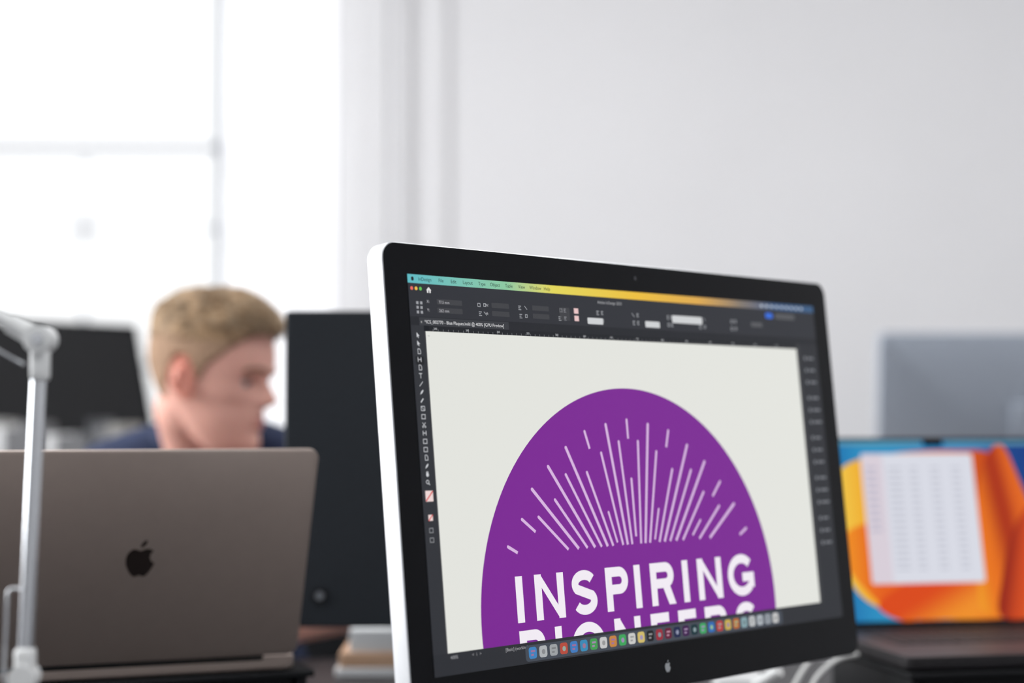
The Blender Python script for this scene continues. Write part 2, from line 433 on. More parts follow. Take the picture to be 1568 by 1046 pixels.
def tool(k, x, y):
    k %= 12
    if k == 0: return [[(x-1.4, y-2.4), (x+1.8, y+.6), (x+.3, y+.8), (x+1, y+2.3), (x+.2, y+2.5), (x-.4, y+1), (x-1.4, y+2)]]
    if k == 1: return stroke_polys([(x-1.2, y-2.2), (x-1.2, y+2), (x+1.8, y+2)], .55)+stroke_polys([(x-1.2, y-2.2), (x+.7, y-2.2), (x+1.8, y-.8), (x+1.8, y+2)], .55)
    if k == 2: return [R4(x-2, y-2, x-1.4, y+2), R4(x+1.4, y-2, x+2, y+2), R4(x-1.4, y-.3, x+1.4, y+.3)]
    if k == 3: return [R4(x-1.8, y-2.2, x+1.8, y-1.6), R4(x-.3, y-2.2, x+.3, y+2.2)]
    if k == 4: return stroke_polys([(x-2, y+2), (x+2, y-2)], .55)
    if k == 5: return [[(x-2, y+2.2), (x-.6, y-.6), (x+1.4, y-2), (x+2, y-1.4), (x+.6, y+.8)]]
    if k == 6: return stroke_polys([(x-1.8, y+1.8), (x+1.2, y-1.4)], 1.1)
    if k == 7: return stroke_polys([(x-2, y-1.8), (x+2, y-1.8), (x+2, y+1.8), (x-2, y+1.8), (x-2, y-1.8)], .5)+stroke_polys([(x-2, y-1.8), (x+2, y+1.8)], .4)
    if k == 8: return stroke_polys([(x-2, y-1.8), (x+2, y-1.8), (x+2, y+1.8), (x-2, y+1.8), (x-2, y-1.8)], .55)
    if k == 9: return stroke_polys([(x-1.8, y-2), (x+1, y+1)], .5)+stroke_polys([(x+1.8, y-2), (x-1, y+1)], .5)+ring(x-1.3, y+1.6, .7, .4)+ring(x+1.3, y+1.6, .7, .4)
    if k == 10: return [arc(x, y+.4, 1.6, 1.7, 0, 330, 10), R4(x-1.3, y-2.2, x-.7, y), R4(x-.4, y-2.6, x+.2, y), R4(x+.5, y-2.3, x+1.1, y)]
    return ring(x-.4, y-.5, 1.5)+stroke_polys([(x+.7, y+.7), (x+2, y+2)], .7)
for i, k in enumerate((0, 0, 1, 2, 1, 3, 4, 5, 6, 7, 8, 9, 2, 8, 8, 1, 5, 10, 11)):
    ti += tool(k, 7.4, 52+i*6.9)
fl('tool_icons', ti, 2, (205, 207, 211))
fl('tool_selected', [rr(3, 70, 12.5, 77, 1)], 1.5, (30, 31, 34))
fl('fill_swatch', [R4(3.4, 183, 12, 192)], 3, (236, 214, 212)); fl('fill_swatch_slash', stroke_polys([(3.6, 191.6), (11.8, 183.4)], 1.1), 4, (214, 50, 50))
fl('fill_swatch_small', [R4(5, 203, 10, 208)], 3, (236, 214, 212)); fl('fill_swatch_small_slash', stroke_polys([(5, 208), (10, 203)], .9), 4, (214, 50, 50))
fl('view_mode_icons', sum([tool(8, 7.4, y) for y in (216, 224)], []), 2, (150, 152, 156))
pl = []
for i in range(15):
    y = 56+i*13+(i//3)*4
    pl.append(R4(571, y, 575, y+4)); pl.append(R4(578, y+.8, 578+10+(i*7 % 6), y+3.2))
fl('panel_labels', pl, 2, (118, 120, 126))
CX, CY, CR = 268, 305, 210.8
circ = arc(CX, CY, CR, CR, 0, 360, 180)[:-1]
def clip_obj(o, ymax):
    bm = bmesh.new(); bm.from_mesh(o.data)
    bmesh.ops.bisect_plane(bm, geom=bm.verts[:]+bm.edges[:]+bm.faces[:], plane_co=(0, -ymax*mm, 0), plane_no=(0, -1, 0), clear_outer=True)
    bm.to_mesh(o.data); bm.free()
clip_obj(fl('purple_roundel', [circ], 3, (122, 34, 146)), 318)
rays = []
def ray(deg, r0, r1, w=2.9):
    a = math.radians(deg); d = Vector((math.sin(a), -math.cos(a))); n = Vector((d.y, -d.x))
    o = Vector((CX, 322))
    if r0 is None: r0 = (322-241)/math.cos(a)
    p = o+d*r0; q = o+d*r1
    w0 = w*.95
    tip = [q+n*w/2, q+d*w*.4+n*w*.25, q+d*w*.4-n*w*.25, q-n*w/2]
    rays.append([p-n*w0/2, p+n*w0/2]+tip)
ray(0, 180, 198); ray(0, 88, 142)
for s in (1, -1):
    ray(9*s, None, 196, 3.3); ray(4.5*s, None, 178); ray(13.5*s, None, 172); ray(18*s, 180, 197); ray(18*s, 88, 118, 2.5)
    ray(22.5*s, None, 162); ray(27*s, None, 194, 3.3); ray(31.5*s, None, 174)
    ray(36*s, None, 193, 3.3); ray(40.5*s, None, 166); ray(49.5*s, None, 172)
    if s < 0: ray(45*s, None, 193, 3.3); ray(54*s, 168, 188)
    else: ray(45*s, 172, 192); ray(45*s, 120, 140, 2.5); ray(54*s, None, 192, 3.3)
    ray(63*s, 180, 193)
    ray(4.5*s, 84, 96, 2.2)
fl('sunburst_rays', rays, 4, (214, 180, 222))
def letter(ch, x0, x1, yt, yb, w):
    h = w/2; P = []
    xl, xr, t, bt = x0+h, x1-h, yt, yb
    mid = (yt+yb)/2
    if ch == 'I': P.append([(((x0+x1)/2), t), ((x0+x1)/2, bt)])
    elif ch == 'N':
        P += [[(xl, t), (xl, bt)], [(xr, t), (xr, bt)]]
        dq = w*1.22
        return sum([stroke_polys(p, w) for p in P], [])+[[(x0, t), (x0+dq*.72, t), (x1, bt), (x1-dq*.72, bt)]]
    elif ch in 'PR':
        bh = .56 if ch == 'P' else .54
        yb2 = t+(bt-t)*(bh+.06); rad = (yb2-t-w)/2; cy = t+h+rad; cxx = x1-h-rad if ch == 'P' else x1-h-rad-1
        P += [[(xl, t), (xl, bt)], [(xl, t+h), (cxx, t+h)]+arc(cxx, cy, rad, rad, -90, 90)+[(xl, cy+rad)]]
        if ch == 'R':
            return sum([stroke_polys(p, w) for p in P], [])+[[(cxx-h*1.5, cy+rad), (cxx+h*.9, cy+rad-1), (x1, bt), (x1-w*1.15, bt)]]
    elif ch == 'E':
        P += [[(xl, t), (xl, bt)], [(xl, t+h), (x1, t+h)], [(xl, mid), (x1-2, mid)], [(xl, bt-h), (x1, bt-h)]]
    elif ch == 'O':
        P += [arc((x0+x1)/2, mid, (x1-x0)/2-h+.5, (bt-t)/2-h+.5, 0, 361, 48)]
    elif ch == 'G':
        cx = (x0+x1)/2+1; rx = (x1-x0)/2-h+1; ry = (bt-t)/2-h+.6
        P += [arc(cx, mid, rx, ry, -42, -318, 40), [(x1-h-.5, mid+ry*.80), (x1-h-.5, mid-.5)], [(x1-.5, mid+2.2), (cx+1, mid+2.2)]]
    elif ch == 'S':
        cx = (x0+x1)/2; ra = (bt-t-w)/4; rx = (x1-x0)/2-h
        cyu = t+h+ra; cyd = bt-h-ra
        a = arc(cx, cyu, rx, ra, -28, -215, 20)
        c = arc(cx, cyd, rx, ra, -35, 152, 20)
        P += [a+c]
    return sum([stroke_polys(p, w) for p in P], [])
L1 = []
for ch, a, c in (('I', 101.5, 110.5), ('N', 125.5, 163), ('S', 173.5, 206.5), ('P', 219.5, 251), ('I', 260, 269), ('R', 283.5, 319), ('I', 331.5, 340.5), ('N', 355, 393), ('G', 403, 446)):
    L1 += letter(ch, a, c, 260.5, 300.5, 8.8)
fl('lettering_line_1', L1, 5, (240, 234, 242))
L2 = []
for ch, a, c in (('P', 102, 134), ('I', 147, 156), ('O', 169, 213), ('N', 227, 264), ('E', 279, 306), ('E', 320, 347), ('R', 361, 396), ('S', 411, 444)):
    L2 += letter(ch, a, c, 307.5, 347.5, 8.8)
clip_obj(fl('lettering_line_2', L2, 5, (240, 234, 242)), 318)
tx('400%', 19, 323, 4, (190, 190, 194)); tx('<  1  >', 44, 323, 4, (190, 190, 194)); tx('[Basic] (working)', 84, 323, 4, (190, 190, 194))
fl('dock_shelf', [rr(108, 320.5, 488, 334.5, 3.5)], 4, (66, 72, 82))
dc = [(60, 150, 230), (200, 205, 210), (180, 185, 190), (225, 80, 60), (60, 140, 230), (50, 160, 220), (70, 190, 90), (230, 230, 230), (240, 150, 60), (60, 200, 100), (235, 235, 230), (250, 220, 110), (30, 30, 34), (190, 40, 60), (120, 20, 60), (30, 40, 90), (70, 20, 90), (20, 60, 70), (60, 200, 110), (40, 120, 220), (230, 60, 60), (240, 200, 70), (230, 120, 40), (150, 190, 200), (220, 224, 226), (200, 210, 220), (170, 180, 190), (230, 230, 230)]
n = len(dc)
for i, c in enumerate(dc):
    x0 = 112+i*(372/n)
    g_ = sum(c)/3
    fl('dock_icon_%d' % i, [rr(x0, 322.3, x0+10.0, 332.3, 2.5)], 5, tuple(int((v*.85+g_*.15)*.86) for v in c))
    k = tuple(255 if v < 140 else 70 for v in c)
    fl('dock_glyph_%d' % i, [rr(x0+3, 325.3, x0+7.4, 329.7, 2.1)] if i % 2 else [R4(x0+2.6, 325, x0+7.8, 326.6), R4(x0+2.6, 328.2, x0+6, 329.8)], 6, tuple(int(.5*v+.5*w) for v, w in zip(c, k)))
fruit_logo('chin_logo', 298.5*mm, -357.5*mm, .0072, .0009, mat('logo_grey', (168, 172, 176), .4, noise=.01), mon)
flats('camera_dot', [[(p[0]*mm, p[1]*mm) for p in arc(298.5, 13.5, 2.2, 2.2, 0, 345, 18)]], .0009, mat('camera_dot', (24, 26, 34), .1, noise=.01), mon)
Mi = Mm.inverted()
def world_child(o):
    o.parent = mon; o.matrix_local = Mi @ o.matrix_local
    return o
cen = O+U*.2985+V*.17+N*.05
hy = Vector((N.x, N.y, 0)).normalized(); hx = Vector((U.x, U.y, 0)).normalized()
foot_c = Vector((cen.x, cen.y, .74))+hy*.015
RM = Matrix(((hx.x, hy.x, 0), (hx.y, hy.y, 0), (0, 0, 1))).to_4x4()
world_child(box('stand_foot', foot_c-hy*.045+Vector((0, 0, .004)), (.25, .20, .008), M_alu, None, .002, R=RM))
neck = [(foot_c+hy*.05+Vector((0, 0, z))+hy*o) for z, o in ((.008, 0), (.08, -.004), (.16, -.012), (.24, -.03))]
nv = []
for p in neck:
    for sx_, sy_ in ((-1, -1), (1, -1), (1, 1), (-1, 1)): nv.append(p+hx*.095*sx_+hy*.006*sy_)
nf = [(0, 3, 2, 1), (12, 13, 14, 15)]
for i in range(3):
    for k in range(4): nf.append((i*4+k, i*4+(k+1) % 4, (i+1)*4+(k+1) % 4, (i+1)*4+k))
world_child(mobj('stand_neck', nv, nf, M_alu))

# ------------------------------------------------------------------ laptops
def laptop(name, loc, rotz, tilt, shell, w=.3557, d=.248):
    root = empty(name, Matrix.Translation(loc) @ Matrix.Rotation(rotz, 4, 'Z'))
    def L(ins, z): return [(p[0], p[1], z) for p in rrect(-w/2+ins, -d+ins, w/2-ins, 0-ins, .011, 8)]
    loft('base', [L(.0035, -.0155), L(.0008, -.0135), L(0, -.011), L(0, -.0008), L(.0008, 0)], shell, root)
    kv = []; kf = []
    for r in range(6):
        for c in range(14):
            x0 = -.138+c*.0198; y0 = -.035-r*.019
            if r == 5 and 4 <= c <= 8:
                if c > 4: continue
                ww = .0198*5-.003
            else: ww = .0168
            b = len(kv)
            for zz in (0, .0012):
                kv += [(x0, y0-.0158, zz), (x0+ww, y0-.0158, zz), (x0+ww, y0, zz), (x0, y0, zz)]
            kf += [(b+4, b+5, b+6, b+7)]+[(b+k, b+(k+1) % 4, b+4+(k+1) % 4, b+4+k) for k in range(4)]
    mobj('keyboard_keys', kv, kf, M_key, root)
    flats('keyboard_well', [rrect(-.141, -.151, .142, -.031, .003, 3)], .0002, M_blk2, root)
    flats('trackpad', [rrect(-.075, -.238, .075, -.157, .004, 4)], .0003, shell, root)
    box('hinge_bar', (0, -.002, .0), (w*.8, .008, .009), M_blk2, root, .003)
    for i, (fx, fy) in enumerate(((-1, -.02), (1, -.02), (-1, -d+.02), (1, -d+.02))):
        sweep('rubber_foot_%d' % i, [(fx*(w/2-.03), fy, -.0155), (fx*(w/2-.03), fy, -.0175)], .008, M_blk2, root)
    lid = empty('lid', Matrix.Rotation(-tilt, 4, 'X') @ Matrix.Rotation(math.pi/2, 4, 'X'), root)
    def K(ins, z): return [(p[0], p[1], z) for p in rrect(-w/2+ins, .003+ins, w/2-ins, d-ins, .0115, 8)]
    loft('lid_shell', [K(.0012, .0), K(0, -.0008), K(0, -.0034), K(.0015, -.0043)], shell, lid)
    flats('display_bezel', [rrect(-w/2+.0012, .0042, w/2-.0012, d-.0012, .0105, 8)], .0003, M_glass, lid)
    o = fruit_logo('lid_logo', 0, 0, .0265, 0, M_logo, lid)
    o.matrix_local = Matrix.Translation((0, d/2+.002, -.00445)) @ Matrix.Rotation(math.pi, 4, 'Y')
    return root, lid
lapA, lidA = laptop('laptop', (-.404, 1.815, CZ-.262), math.radians(201), math.radians(23), M_lapA)
flats('display', [rrect(-.174, .010, .174, .242, .004)], .0005, emat((150, 160, 175)), lidA)
lapB, lidB = laptop('laptop', (.566, 2.20, CZ-.271), math.radians(12), math.radians(12), M_lapB)

def petal_mat(name, cols, ang, off=0.0, sc=1.0):
    m = bpy.data.materials.new(name); m.use_nodes = True; nt = m.node_tree; b = nt.nodes['Principled BSDF']
    b.inputs['Base Color'].default_value = (0, 0, 0, 1); b.inputs['Roughness'].default_value = .3; b.inputs['Specular IOR Level'].default_value = .1
    tc = nt.nodes.new('ShaderNodeTexCoord'); mp = nt.nodes.new('ShaderNodeMapping'); mp.inputs['Rotation'].default_value = (0, 0, ang)
    g = nt.nodes.new('ShaderNodeSeparateXYZ'); r = nt.nodes.new('ShaderNodeValToRGB'); r.color_ramp.interpolation = 'EASE'
    ma = nt.nodes.new('ShaderNodeMath'); ma.operation = 'MULTIPLY_ADD'; ma.inputs[1].default_value = sc; ma.inputs[2].default_value = off
    nt.links.new(tc.outputs['Generated'], mp.inputs[0]); nt.links.new(mp.outputs[0], g.inputs[0]); nt.links.new(g.outputs[0], ma.inputs[0])
    nt.links.new(ma.outputs[0], r.inputs[0]); nt.links.new(r.outputs[0], b.inputs['Emission Color']); b.inputs['Emission Strength'].default_value = .92
    e = r.color_ramp.elements
    e[0].position = cols[0][0]; e[0].color = lin(cols[0][1]); e[1].position = cols[-1][0]; e[1].color = lin(cols[-1][1])
    for p, c in cols[1:-1]:
        q = e.new(p); q.color = lin(c)
    return m
flats('display_wallpaper', [rrect(-.1745, .0085, .1745, .2435, .005)], .0005,
      petal_mat('wallpaper_base', [(0, (20, 96, 170)), (.25, (50, 150, 200)), (.6, (50, 130, 190)), (.85, (30, 70, 140)), (1, (22, 50, 110))], 0), lidB)
def petal(name, pts, z, m):
    return flats(name, [[(p.x, p.y) for p in spline2([Vector(q) for q in pts], 8)]], z, m, lidB)
petal('petal_yellow', [(-.150, .13), (-.143, .185), (-.122, .213), (-.06, .226), (.03, .230), (.085, .222), (.10, .16), (.07, .08), (-.04, .02), (-.105, .03), (-.138, .07)], .0006,
      petal_mat('petal_a', [(0, (250, 210, 80)), (.22, (248, 178, 50)), (.55, (238, 124, 34)), (1, (200, 66, 26))], 0, 0, 1.0))
petal('petal_red', [(-.142, .098), (-.125, .128), (-.06, .14), (.06, .15), (.10, .10), (.10, .02), (.0, .0095), (-.070, .012), (-.100, .035), (-.128, .066)], .0007,
      petal_mat('petal_b', [(0, (248, 150, 40)), (.22, (236, 100, 32)), (.6, (206, 60, 26)), (1, (176, 44, 24))], 0, 0, 1))
petal('petal_orange', [(-.098, .030), (-.05, .058), (.03, .072), (.09, .06), (.12, .03), (.08, .0095), (-.03, .0095), (-.070, .0095)], .00075,
      petal_mat('petal_b2', [(0, (226, 78, 30)), (.4, (248, 150, 46)), (.7, (234, 104, 34)), (1, (190, 56, 26))], .5, 0, .9))
petal('petal_right', [(.045, .02), (.050, .10), (.056, .17), (.075, .222), (.100, .236), (.122, .18), (.150, .10), (.172, .06), (.172, .02), (.11, .0095)], .0008,
      petal_mat('petal_c', [(0, (248, 160, 44)), (.25, (240, 120, 34)), (.5, (176, 54, 28)), (.7, (232, 106, 36)), (1, (248, 170, 70))], -.25, .0, 1))
petal('petal_deep', [(.070, .012), (.078, .06), (.100, .12), (.140, .170), (.172, .185), (.173, .10), (.170, .03), (.12, .0095)], .0009,
      petal_mat('petal_d', [(0, (156, 44, 28)), (.25, (214, 78, 34)), (.5, (248, 146, 50)), (.75, (206, 72, 32)), (1, (240, 130, 50))], .4, .0, 1))
flats('display_notch', [rrect(-.014, .236, .014, .2445, .002)], .0010, M_glass, lidB)
flats('menu_strip', [R4(-.172, .2375, -.016, .2425), R4(.016, .2375, .172, .2425)], .00095, emat((96, 150, 170)), lidB)
flats('file_window', [rrect(-.104, .056, .054, .226, .004)], .0011, emat((216, 218, 228)), lidB)
flats('file_window_sidebar', [rrect(-.104, .056, -.074, .226, .004)], .0012, emat((216, 206, 216)), lidB)
flats('file_rows', [R4(-.068+c*.03, .205-r*.0082, -.068+c*.03+(.020 if c == 0 else .013), .2075-r*.0082) for r in range(17) for c in range(4)], .0013, emat((186, 188, 200)), lidB)
flats('sidebar_rows', [R4(-.099, .205-r*.009, -.083, .2078-r*.009) for r in range(10)], .0013, emat((176, 174, 194)), lidB)

def laptop_stand(name, loc, rotz, top, w=.36, d=.23, xoff=0):
    s = empty(name, Matrix.Translation(loc) @ Matrix.Rotation(rotz, 4, 'Z'))
    h = top-.74
    box('plate', (xoff, -d/2, h-.004), (w, d, .008), M_blk2, s, .002)
    for i, x in enumerate((-w/2+.012, w/2-.012)):
        box('side_%d' % i, (xoff+x, -d/2, (h-.008)/2), (.012, d-.02, h-.008), M_blk2, s, .002)
    box('back_brace', (xoff, -.02, (h-.008)/2), (w-.04, .01, h-.008), M_blk2, s, .002)
    box('front_brace', (xoff, -d+.02, (h-.008)/2), (w-.04, .01, h-.008), M_blk2, s, .002)
    return s
laptop_stand('laptop_stand', (-.404, 1.815, .74), math.radians(201), CZ-.262-.0176, w=.40)
laptop_stand('laptop_stand', (.566, 2.20, .74), math.radians(12), CZ-.271-.0176, w=.35, d=.25)

# ------------------------------------------------------------------ other monitors
def back_monitor(name, loc, rotz, w, h, tilt, m, zbot, m2=None, slim=False, curved=False):
    r = empty(name, Matrix.Translation((loc[0], loc[1], .74)) @ Matrix.Rotation(rotz, 4, 'Z'))
    p = empty('panel', Matrix.Translation((0, 0, zbot-.74+h/2)) @ Matrix.Rotation(-tilt, 4, 'X') @ Matrix.Rotation(math.pi/2, 4, 'X'), r)
    def Q(ins, z, rr_=.006): return [(q[0], q[1], z) for q in rrect(-w/2+ins, -h/2+ins, w/2-ins, h/2-ins, max(.002, rr_-ins*.2), 6)]
    if curved: loops = [Q(.001, .014, .015), Q(0, .013, .015), Q(0, -.004, .015), Q(.002, -.007, .015), Q(.02, -.012), Q(.06, -.020), Q(.12, -.028), Q(.17, -.031)]
    else: loops = [Q(.001, .014), Q(0, .013), Q(0, -.013), Q(.002, -.015), Q(.16, -.017), Q(.165, -.030)]
    loft('case', loops, m, p)
    flats('screen_glass', [rrect(-w/2+.006, -h/2+.01, w/2-.006, h/2-.006, .002)], .0143, M_glass, p)
    flats('screen_image', [R4(-w/2+.012, -h/2+.02, w/2-.012, h/2-.012)], .0146, M_blk2 if slim else emat((70, 80, 96)), p)
    box('mount', (0, 0, -.036), (.12, .12, .016), m2 or m, p, .003)
    hh = zbot-.74+h/2
    box('stand_column', (0, .062, hh/2+.01), (.07, .022, hh), m2 or m, r, .004)
    box('stand_foot', (0, .03, .005), (.24, .20, .010), m2 or m, r, .004)
    return r, p
bmr, bmp = back_monitor('computer_monitor', (.002, 2.13, 0), math.radians(180), .57, .393, 0, M_blk, CZ-.262, m2=M_steel)
sweep('lock_ring', [(.240, -.157, -.0155), (.240, -.157, -.0175)], .011, M_blk2, bmp, n=24)
sweep('lock_ring_inner', [(.240, -.157, -.0155), (.240, -.157, -.019)], .005, M_steel, bmp, n=16)
back_monitor('desktop_monitor', (1.06, 3.45, 0), math.radians(184), .65, .40, math.radians(5), M_alub, CZ+.168-.40, curved=True)
back_monitor('computer_monitor', (-1.06, 3.72, 0), math.radians(45), .60, .34, math.radians(18), M_blk2, CZ+.212-.335, slim=True)

mg = empty('magazine_row')
vx = -1.06; i = 0
rm = random.Random(5)
cols = [mat('magazine_cover_%d' % k, c, .6, noise=.05, nscale=30) for k, c in enumerate(((215, 215, 215), (110, 110, 112), (225, 222, 215), (150, 148, 144), (60, 62, 66)))]
while vx < -.76:
    t = .008+rm.random()*.022; hgt = .30+rm.random()*.035
    box('magazine_%d' % i, (vx+t/2, 3.34, .74+hgt/2), (t-.001, .17, hgt), cols[rm.randrange(5)], mg, .001)
    vx += t; i += 1
box('bookend_a', (-1.066, 3.34, .74+.08), (.004, .14, .16), M_steel, mg)
box('bookend_b', (vx+.003, 3.34, .74+.08), (.004, .14, .16), M_steel, mg)

pt = empty('letter_tray')
box('tray_base', (-.10, 2.30, .746), (.26, .15, .012), M_white, pt, .002)
box('tray_box', (-.10, 2.30, .762), (.25, .145, .020), M_box, pt, .002)
box('paper_stack', (-.10, 2.302, .786), (.225, .135, .028), M_paper, pt, .001)

# ------------------------------------------------------------------ desk lamp
lp = empty('desk_lamp')
LYY = 1.20
EX, EZ = -.3335, 1.134      # elbow
JX, JZ = -.3420, .897       # lower joint
sweep('base_disc', [(JX-.012, LYY, .74), (JX-.012, LYY, .752), (JX-.012, LYY, .758)], [.08, .08, .066], M_white, lp, n=48)
sweep('base_stem', [(JX-.006, LYY, .755), (JX-.001, LYY, JZ)], .007, M_chrome, lp)
sweep('lower_joint', [(JX, LYY-.010, JZ), (JX, LYY+.010, JZ)], .0092, M_white, lp, n=28)
box('lower_joint_fork', (JX+.0005, LYY, JZ+.009), (.0135, .016, .024), M_white, lp, .004)
sweep('lower_arm', [(JX+.0005, LYY, JZ+.015), (EX-.0005, LYY, EZ-.014)], .0054, M_chrome, lp, n=28)
box('elbow_socket', (EX, LYY, EZ-.017), (.0122, .016, .026), M_white, lp, .004)
sweep('elbow_joint', [(EX, LYY-.011, EZ), (EX, LYY+.011, EZ)], .0100, M_white, lp, n=32)
sweep('elbow_screw', [(EX+.001, LYY-.0135, EZ), (EX+.001, LYY-.011, EZ)], .004, M_chrome, lp, n=20)
ud = Vector((-.87, -.10, .46)).normalized()
e0 = Vector((EX, LYY, EZ))
sweep('elbow_sleeve', [e0+ud*.004, e0+ud*.024], [.0080, .0070], M_white, lp, n=24)
sweep('upper_arm', [e0+ud*.018, e0+ud*.38], .0056, M_white, lp, n=24)
sweep('tension_rod_upper', bez([e0+Vector((-.009, -.010, -.018)), e0+Vector((-.024, -.010, -.010)), e0+ud*.10+Vector((0, -.010, -.018)), e0+ud*.34+Vector((0, -.010, -.012))], 6), .0013, M_chrome, lp, n=10)
sweep('tension_rod_lower', bez([(JX-.001, LYY-.007, JZ+.062), (JX-.0072, LYY-.010, JZ+.0625), (JX-.0095, LYY-.010, JZ+.056), (JX-.0105, LYY-.010, JZ+.03), (JX-.0115, LYY-.010, JZ), (JX-.007, LYY-.008, JZ-.006)], 6), .0011, M_chrome, lp, n=10)
e1 = e0+ud*.38
sweep('head_joint', [e1+Vector((0, -.016, 0)), e1+Vector((0, .016, 0))], .013, M_white, lp, n=24)
sh = [(e1+Vector((-.01, 0, 0))+Vector((-.3, 0, -1)).normalized()*t, r) for t, r in ((-.01, .012), (.0, .03), (.03, .042), (.09, .07), (.12, .078))]
sweep('lamp_shade', [p for p, r in sh], [r for p, r in sh], M_white, lp, n=40)

# ------------------------------------------------------------------ cables
def cable(pts, r=.0028):
    sweep('charging_cable', bez(pts, 12), r, M_cable, None, n=12)
cable([(.395, 2.07, .796), (.375, 2.06, .797), (.35, 2.03, .785), (.325, 2.00, .758), (.30, 1.96, .7435), (.24, 1.95, .7435), (.15, 2.02, .7435)])
cable([(.41, 2.03, .797), (.38, 2.0, .795), (.352, 1.985, .775), (.335, 1.96, .7475), (.30, 1.90, .7435), (.21, 1.90, .7435)])
adp = empty('power_adapter')
box('adapter_body', (.27, 2.04, .757), (.06, .06, .032), M_white, adp, .006)
sweep('adapter_plug', [(.285, 2.005, .765), (.31, 1.985, .785)], .007, M_white, adp)

# ------------------------------------------------------------------ person
def ell(bm, c, r, M=None, seg=24):
    m = Matrix.Translation(c)
    if M is not None: m = m @ M
    m = m @ Matrix.Diagonal((r[0], r[1], r[2], 1))
    bmesh.ops.create_icosphere(bm, subdivisions=4, radius=1.0, matrix=m)
def caps(bm, a, b, ra, rb, sd=3):
    a = Vector(a); b = Vector(b); L = (b-a).length
    n = max(2, int(L/(min(ra, rb)*.25)))
    for i in range(n+1):
        t = i/n; r = ra+(rb-ra)*t
        bmesh.ops.create_icosphere(bm, subdivisions=sd, radius=r, matrix=Matrix.Translation(a.lerp(b, t)))
def remesh(name, bm, vox, m, parent, smooth_it=6, M=None):
    me = bpy.data.meshes.new(name+'_src'); bm.to_mesh(me); bm.free()
    t = bpy.data.objects.new(name+'_src', me); COL.objects.link(t)
    md = t.modifiers.new('r', 'REMESH'); md.mode = 'VOXEL'; md.voxel_size = vox
    sm = t.modifiers.new('s', 'SMOOTH'); sm.iterations = smooth_it; sm.factor = .5
    bpy.context.view_layer.update()
    me2 = bpy.data.meshes.new_from_object(t.evaluated_get(bpy.context.evaluated_depsgraph_get()))
    bpy.data.objects.remove(t)
    me2.materials.clear(); me2.materials.append(m)
    for p in me2.polygons: p.use_smooth = True
    o = bpy.data.objects.new(name, me2); link(o, parent)
    if M is not None: o.matrix_local = M
    return o

man = empty('seated_man')
BX = -.475
bm = bmesh.new()
ell(bm, (BX, 2.80, .55), (.165, .13, .10)); ell(bm, (BX, 2.79, .66), (.145, .11, .12)); ell(bm, (BX, 2.76, .78), (.15, .11, .12))
ell(bm, (BX, 2.735, .89), (.172, .115, .12)); ell(bm, (BX, 2.73, .96), (.165, .095, .075))
for s in (-1, 1):
    caps(bm, (BX+s*.040, 2.71, 1.035), (BX+s*.165, 2.72, .982), .050, .062)
caps(bm, (BX, 2.70, .99), (BX-.004, 2.655, 1.03), .064, .055)
for s in (-1, 1):
    sh_ = (BX+s*.178, 2.72, .970); el = (BX+s*.245, 2.56, .80); wr = (BX+s*.10, 2.335, .778)
    caps(bm, sh_, el, .058, .042); caps(bm, el, wr, .042, .026)
    hp = (BX+s*.09, 2.76, .53); kn = (BX+s*.13, 2.34, .515); an = (BX+s*.12, 2.42, .10)
    caps(bm, hp, kn, .085, .060); caps(bm, kn, an, .058, .040); caps(bm, (an[0], an[1]+.03, .045), (an[0]+s*.01, an[1]-.15, .038), .042, .036)
body = remesh('body', bm, .010, M_shirt, man, 5)
for mt in (M_skin, M_trous, M_shoe): body.data.materials.append(mt)
for p in body.data.polygons:
    c = p.center
    if c.z < .09: p.material_index = 3
    elif c.z < .585 or (c.z < .64 and c.y < 2.62): p.material_index = 2
    elif (c.y < 2.615 and c.z < .905 and (abs(c.x-BX) > .13 or c.y < 2.54)): p.material_index = 1
    elif c.z > 1.060-(2.70-c.y)*.45 and abs(c.x-BX) < .075 and c.y < 2.70: p.material_index = 1
cp = [(BX-.004+.080*math.cos(a), 2.690+.076*math.sin(a), 1.054+.022*math.sin(a)) for a in [2*math.pi*k/32 for k in range(33)]]
sweep('collar', cp, [.011+.009*max(0, math.sin(2*math.pi*k/32)) for k in range(33)], M_shirt, man, n=12)
for s in (-1, 1):
    bm = bmesh.new()
    w0 = Vector((BX+s*.10, 2.335, .775))
    Mh = Matrix.Translation(w0) @ Matrix.Rotation(math.radians(-90)+s*math.radians(22)*-1, 4, 'Z')
    th = s
    def T(p): return Mh @ Vector(p)
    caps(bm, T((-.03, 0, 0)), T((.02, 0, -.002)), .026, .026)
    for yy in (-.028, -.010, .010, .027):
        caps(bm, T((.015, yy*.7, -.004)), T((.085, yy, -.004)), .0155, .0125)
    for k, (yy, Ls) in enumerate(((-.030, .062), (-.010, .078), (.011, .084), (.030, .076))):
        yy *= -th
        a = T((.085, yy, -.004)); b2 = T((.085+Ls*.5, yy*1.08, .004)); c2 = T((.085+Ls*.8, yy*1.1, -.008)); d2 = T((.085+Ls, yy*1.12, -.022))
        caps(bm, a, b2, .0092, .0086); caps(bm, b2, c2, .0086, .0078); caps(bm, c2, d2, .0078, .0068)
    yt = -th
    caps(bm, T((.015, yt*.022, -.006)), T((.055, yt*.050, -.012)), .014, .0105); caps(bm, T((.055, yt*.050, -.012)), T((.085, yt*.060, -.019)), .0105, .0082)
    remesh('hand_%s' % ('r' if s < 0 else 'l'), bm, .0032, M_skin, man, 3)

